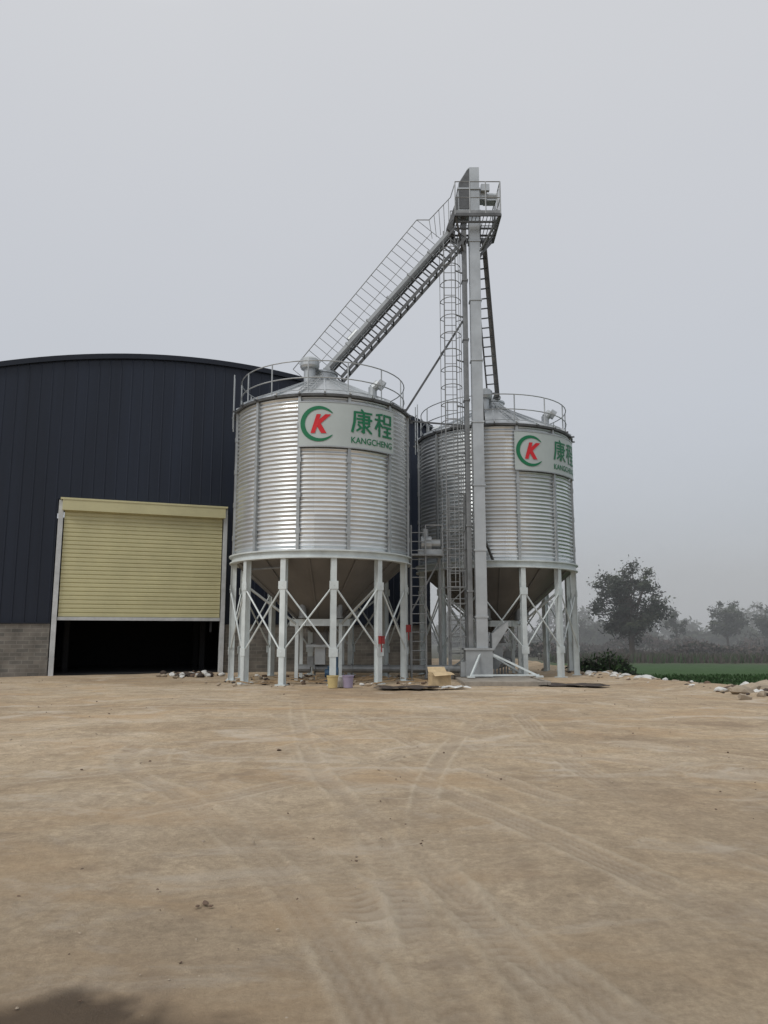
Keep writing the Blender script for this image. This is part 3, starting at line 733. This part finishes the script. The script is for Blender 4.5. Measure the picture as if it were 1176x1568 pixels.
def blobs(name, items, mats, seed):
    rng = random.Random(seed); mb = MB()
    bm = bmesh.new(); bmesh.ops.create_icosphere(bm, subdivisions=2, radius=1); base = [v.co.copy() for v in bm.verts]; fcs = [tuple(v.index for v in f.verts) for f in bm.faces]; bm.free()
    for (x,y,z,s,fl,mi) in items:
        dirs = [Vector((rng.gauss(0,1),rng.gauss(0,1),rng.gauss(0,1))).normalized() for _ in range(7)]
        lim = [rng.uniform(0.45,0.85) for _ in dirs]; rot = Matrix.Rotation(rng.uniform(0,6.28),3,'Z')
        sx, sy = rng.uniform(0.7,1.3), rng.uniform(0.7,1.2); vs = []
        for c in base:
            p = c.copy()
            for d_, l in zip(dirs, lim):
                k = p.dot(d_)
                if k > l: p -= d_*(k-l)
            p = rot @ Vector((p.x*sx, p.y*sy, p.z*fl)); vs.append(p*s+Vector((x,y,z)))
        mb.add(vs, fcs, mi)
    return mb.build(name, mats)
rng = random.Random(3)
def edgeX(y): return 7.5+(30-y)*0.19 if y >= 19 else 7.5+11*0.19+(19-y)*1.09
it = []
for i in range(460):
    y = rng.uniform(17, 32); x = edgeX(y)+rng.gauss(-0.05,0.38); s = rng.choice([0.03,0.05,0.07,0.1,0.14])*rng.uniform(0.6,1.2)
    q = rng.random(); it.append((x,y,0.04+s*0.2,s,rng.uniform(0.35,0.8), 1 if q < 0.2 else (2 if q < 0.4 else (3 if q < 0.6 else 0))))
for i in range(9):
    y = rng.uniform(24,29); it.append((edgeX(y)-0.1+rng.gauss(0,0.2),y,0.08,rng.uniform(0.14,0.24),0.5,1))
for x,y,s,mi in ((8.95,19.6,0.30,0),(9.35,20.0,0.36,0),(8.75,20.3,0.2,1),(9.7,19.6,0.36,0),(9.1,18.9,0.2,0),(8.35,18.3,0.2,0),(9.9,20.4,0.42,0),(9.6,20.9,0.3,1),(9.2,20.8,0.25,3)):
    it.append((x,y,s*0.3,s,0.6,mi))
blobs('rubble_pile', it, [M_rock, M_bag, M_mat, M_clod], 4)
it = []
for i in range(800):
    y = 2.6+rng.random()**1.6*24; x = rng.uniform(-0.65,0.65)*y
    if x > edgeX(y)-0.2 or (x < -6.5 and y > 27): continue
    s = rng.choice([0.003,0.004,0.006,0.009])*rng.uniform(0.7,1.3)*(1+y*0.08)
    it.append((x,y,0.0+s*0.2,s,0.5, 1 if rng.random()<0.45 else 0))
for x,y,s in ((-1.03,4.75,0.028),(-0.99,4.7,0.016),(-1.07,4.7,0.014),(-1.4,10.6,0.04),(1.9,7.2,0.025),(-2.1,5.7,0.016),(2.6,4.0,0.014)): it.append((x,y,s*0.1,s,0.4,1))
blobs('pebbles', it, [M_rock, M_clod], 6)
it = []
for i in range(90):
    x = rng.gauss(-6.9,0.45); y = rng.gauss(27.9,0.5); s = rng.uniform(0.05,0.15); it.append((x,y,s*0.5+0.0,s,0.7,rng.choice([0,3,1,2,2])))
for i in range(150):
    x = rng.uniform(-5.5,2.2); y = rng.uniform(22.6,28.0); s = rng.uniform(0.03,0.10); it.append((x,y,s*0.4,s,0.6,rng.choice([0,0,1,2,3])))
blobs('debris_heap', it, [M_rock, M_bag, M_mat, M_clod], 9)
mb = MB()
for i in range(34):
    x = rng.uniform(-4.2,2.0); y = rng.uniform(22.6,26); a = rng.uniform(0,3.14); l = rng.uniform(0.3,1.3)
    mb.beam((x,y,0.04+rng.random()*0.05),(x+l*math.cos(a),y+l*math.sin(a)*0.6,0.05+rng.random()*0.12),0.06,0.03)
mb.build('timber_offcuts', M_wood)

# ------------------------------------------------------------------ vegetation
def tree(name, loc, H, crown_r, crown_h, nclump, nleaf, leaf, seed, trunk_r=0.25, mats=None):
    rng = random.Random(seed); mb = MB()
    top = Vector((rng.uniform(-.3,.3), rng.uniform(-.3,.3), H*0.82))
    mb.tube((0,0,-0.3), top*0.45, trunk_r, 8, 0, trunk_r*0.7); mb.tube(top*0.45, top, trunk_r*0.7, 7, 0, trunk_r*0.15)
    centers = []
    for i in range(nclump):
        while True:
            p = Vector((rng.uniform(-1,1), rng.uniform(-1,1), rng.uniform(-1,1)))
            if 0.2 < p.length < 1: break
        p = p*(0.7+0.4*rng.random())
        c = Vector((p.x*crown_r, p.y*crown_r, H-crown_h+p.z*crown_h)); c.z = max(c.z, H*0.18); centers.append(c)
        t = rng.uniform(0.25,0.8); st = top*t; md = st.lerp(c, 0.5)+Vector((0,0,rng.uniform(-.2,.3)))
        mb.tube(st, md, trunk_r*0.28, 5, 0, trunk_r*0.16, False); mb.tube(md, c, trunk_r*0.16, 4, 0, 0.015, False)
    for i, c in enumerate(centers):
        cr = crown_r*rng.uniform(0.16,0.34); light = rng.random()
        for j in range(nleaf):
            o = Vector((rng.gauss(0,0.5), rng.gauss(0,0.5), rng.gauss(0,0.4)))*cr
            a = Vector((rng.gauss(0,1),rng.gauss(0,1),rng.gauss(0,1))).normalized(); b = a.orthogonal().normalized()
            s = leaf*rng.uniform(0.5,1.2); p = c+o
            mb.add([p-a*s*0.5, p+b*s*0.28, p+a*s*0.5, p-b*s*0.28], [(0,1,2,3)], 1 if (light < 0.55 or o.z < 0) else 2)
    ob = mb.build(name, mats or [M_bark, M_leafd, M_leafl]); ob.location = loc; return ob
tree('broadleaf_tree', (21.6,68,-0.75), 8.2, 2.9, 3.6, 90, 130, 0.30, 11, 0.28)
tree('broadleaf_tree', (34.6,92,-0.75), 5.2, 1.5, 1.9, 20, 60, 0.34, 12, 0.14)
tree('broadleaf_tree', (40.6,92,-0.75), 6.0, 2.2, 2.5, 42, 70, 0.36, 13, 0.18)
tree('broadleaf_tree', (46.5,94,-0.75), 5.6, 2.2, 2.3, 34, 70, 0.36, 14, 0.18)
tree('broadleaf_tree', (28.0,112,-0.75), 4.6, 2.4, 2.0, 24, 60, 0.4, 15, 0.16)
def leafmass(name, boxes, n, leaf, mats, seed):
    rng = random.Random(seed); mb = MB()
    for (x0,x1,y0,y1,zb,h) in boxes:
        ph = rng.random()*10
        for i in range(n):
            x = rng.uniform(x0,x1); y = rng.uniform(y0,y1)
            env = h*(0.45+0.3*math.sin(x*0.35+ph)+0.2*math.sin(x*0.9+ph*2)+0.25*rng.random())
            z = zb+max(0.1,env)*rng.random()**0.7
            a = Vector((rng.gauss(0,1),rng.gauss(0,1),rng.gauss(0,1.2))).normalized(); b = a.orthogonal().normalized()
            s = leaf*rng.uniform(0.6,1.4); p = Vector((x,y,z))
            mb.add([p-a*s*0.5, p+b*s*0.3, p+a*s*0.5, p-b*s*0.3], [(0,1,2,3)], rng.randrange(len(mats)))
    return mb.build(name, mats)
leafmass('distant_trees', [(-30,110,150,158,-0.75,8.0),(10,100,118,122,-0.75,3.8)], 16000, 0.95, [M_leafd, M_leafl, M_leafd], 21)
leafmass('hedgerow', [(10,60,72,75,-0.75,1.3),(14,70,88,91,-0.75,2.2)], 9000, 0.4, [M_reed, M_leafd, M_reed], 22)
def reeds(name, n, area, h, mats, seed):
    rng = random.Random(seed); mb = MB()
    for i in range(n):
        x = rng.uniform(area[0],area[1]); y = rng.uniform(area[2],area[3])
        if x < edgeX(y)+0.5: continue
        hh = h*rng.uniform(0.4,1.1); w = 0.03*rng.uniform(0.6,1.5)
        dx = rng.gauss(0,0.25)*hh; dy = rng.gauss(0,0.25)*hh; a = rng.uniform(0,3.14); wx, wy = w*math.cos(a), w*math.sin(a); zb = -0.75 if x > edgeX(y)+1.9 else -0.4
        mb.add([(x-wx,y-wy,zb),(x+wx,y+wy,zb),(x+dx*0.5+wx,y+dy*0.5+wy,zb+hh*0.6),(x+dx,y+dy,zb+hh),(x+dx*0.5-wx,y+dy*0.5-wy,zb+hh*0.6)], [(0,1,2,3,4)], rng.randrange(len(mats)))
    return mb.build(name, mats)
reeds('dry_grass', 6000, (13,40,58,66), 0.7, [M_reed, M_reed, M_crop], 31)
reeds('field_grass', 16000, (8.2,26,20,42), 0.16, [M_crop, M_crop, M_shrub], 32)
def bush(name, x, y, r, h, n, seed):
    rng = random.Random(seed); mb = MB()
    for i in range(24):
        a = rng.uniform(0,6.28); mb.tube((0,0,-0.3),(r*0.8*math.cos(a),r*0.5*math.sin(a),h*rng.uniform(0.5,0.95)),0.015,4,0,0.006,False)
    for i in range(n):
        a = rng.uniform(0,6.28); q = rng.random()**0.6; hx = r*q*math.cos(a); hy = r*0.6*q*math.sin(a)
        z = -0.3+(h+0.3)*rng.random()*(1-0.6*q*q)*(0.8+0.3*math.sin(a*5)); p = Vector((hx,hy,z))
        d_ = Vector((rng.gauss(0,1),rng.gauss(0,1),rng.gauss(0,1))).normalized(); b = d_.orthogonal().normalized(); s = rng.uniform(0.08,0.2)
        mb.add([p-d_*s*0.5,p+b*s*0.3,p+d_*s*0.5,p-b*s*0.3],[(0,1,2,3)],1 if rng.random()<0.5 else 2)
    o = mb.build(name, [M_bark, M_leafd, M_shrub]); o.location = (x,y,0)
bush('shrub', 8.55, 29.8, 1.1, 0.8, 2600, 41); bush('shrub', 7.9, 31.2, 0.7, 0.55, 1200, 42)

# ------------------------------------------------------------------ mist volume over the fields
mb = MB(); mb.box((-200,46,-3),(300,190,16))
mm = bpy.data.materials.new('mist_volume'); mm.use_nodes = True; nt = mm.node_tree
for n in list(nt.nodes): nt.nodes.remove(n)
out = nt.nodes.new('ShaderNodeOutputMaterial'); vs_ = nt.nodes.new('ShaderNodeVolumeScatter')
vs_.inputs['Color'].default_value = (0.95,0.98,1.0,1); vs_.inputs['Density'].default_value = 0.0062; vs_.inputs['Anisotropy'].default_value = 0.0
nt.links.new(vs_.outputs[0], out.inputs['Volume']); mist = mb.build('mist', mm)

# ------------------------------------------------------------------ world, sun, camera
w = bpy.data.worlds.new('World'); sc.world = w; w.use_nodes = True; nt = w.node_tree
bg = nt.nodes['Background']; bg.inputs['Strength'].default_value = 0.1
sky = nt.nodes.new('ShaderNodeTexSky'); sky.sky_type = 'NISHITA'; sky.sun_disc = False
SE, SA = R_(44), R_(226)
sky.sun_elevation = SE; sky.sun_rotation = SA; sky.air_density = 1.2; sky.dust_density = 1.0
tc = nt.nodes.new('ShaderNodeTexCoord'); sp = nt.nodes.new('ShaderNodeSeparateXYZ'); nt.links.new(tc.outputs['Generated'], sp.inputs[0])
nz = nt.nodes.new('ShaderNodeTexNoise'); nz.inputs['Scale'].default_value = 1.4; nz.inputs['Detail'].default_value = 4
mp = nt.nodes.new('ShaderNodeMapping'); mp.inputs['Scale'].default_value = (1,1,2.2); nt.links.new(tc.outputs['Generated'], mp.inputs['Vector']); nt.links.new(mp.outputs[0], nz.inputs['Vector'])
ad = nt.nodes.new('ShaderNodeMath'); ad.operation = 'MULTIPLY_ADD'; ad.inputs[1].default_value = 0.20
nt.links.new(nz.outputs['Fac'], ad.inputs[0]); nt.links.new(sp.outputs['Z'], ad.inputs[2])
rp = nt.nodes.new('ShaderNodeValToRGB'); e = rp.color_ramp.elements
stops = [(0.0,(.43,.465,.51)),(0.14,(.475,.51,.555)),(0.34,(.555,.58,.625)),(0.6,(.62,.635,.67)),(0.78,(.665,.675,.70)),(1.0,(1.0,1.0,1.0))]
while len(e) < len(stops): e.new(0.5)
for el,(p,c) in zip(e,stops): el.position = p; el.color = (*c,1)
nt.links.new(ad.outputs[0], rp.inputs['Fac'])
sc10 = nt.nodes.new('ShaderNodeVectorMath'); sc10.operation = 'SCALE'; sc10.inputs['Scale'].default_value = 10
nt.links.new(rp.outputs['Color'], sc10.inputs[0])
mx = nt.nodes.new('ShaderNodeMix'); mx.data_type = 'RGBA'; mx.inputs['Factor'].default_value = 0.93
nt.links.new(sky.outputs[0], mx.inputs[6]); nt.links.new(sc10.outputs[0], mx.inputs[7]); nt.links.new(mx.outputs[2], bg.inputs['Color'])

sl = bpy.data.lights.new('sun','SUN'); sl.energy = 1.4; sl.angle = R_(16); sl.color = (1,0.97,0.92)
so = bpy.data.objects.new('sun', sl); COL.objects.link(so)
dirv = Vector((math.sin(SA)*math.cos(SE), math.cos(SA)*math.cos(SE), math.sin(SE)))
so.rotation_euler = (-dirv).to_track_quat('-Z','Y').to_euler(); so.location = (-10,-10,30)

cam = bpy.data.cameras.new('camera'); co = bpy.data.objects.new('camera', cam); COL.objects.link(co)
co.location = (0,0,1.55); co.rotation_euler = (R_(90+8.88),0,0)
cam.sensor_fit = 'VERTICAL'; cam.sensor_height = 24; cam.lens = 24*1178/1568; cam.clip_start = 0.05; cam.clip_end = 8000
sc.camera = co
sc.view_settings.view_transform = 'Standard'; sc.view_settings.look = 'None'; sc.view_settings.exposure = 0
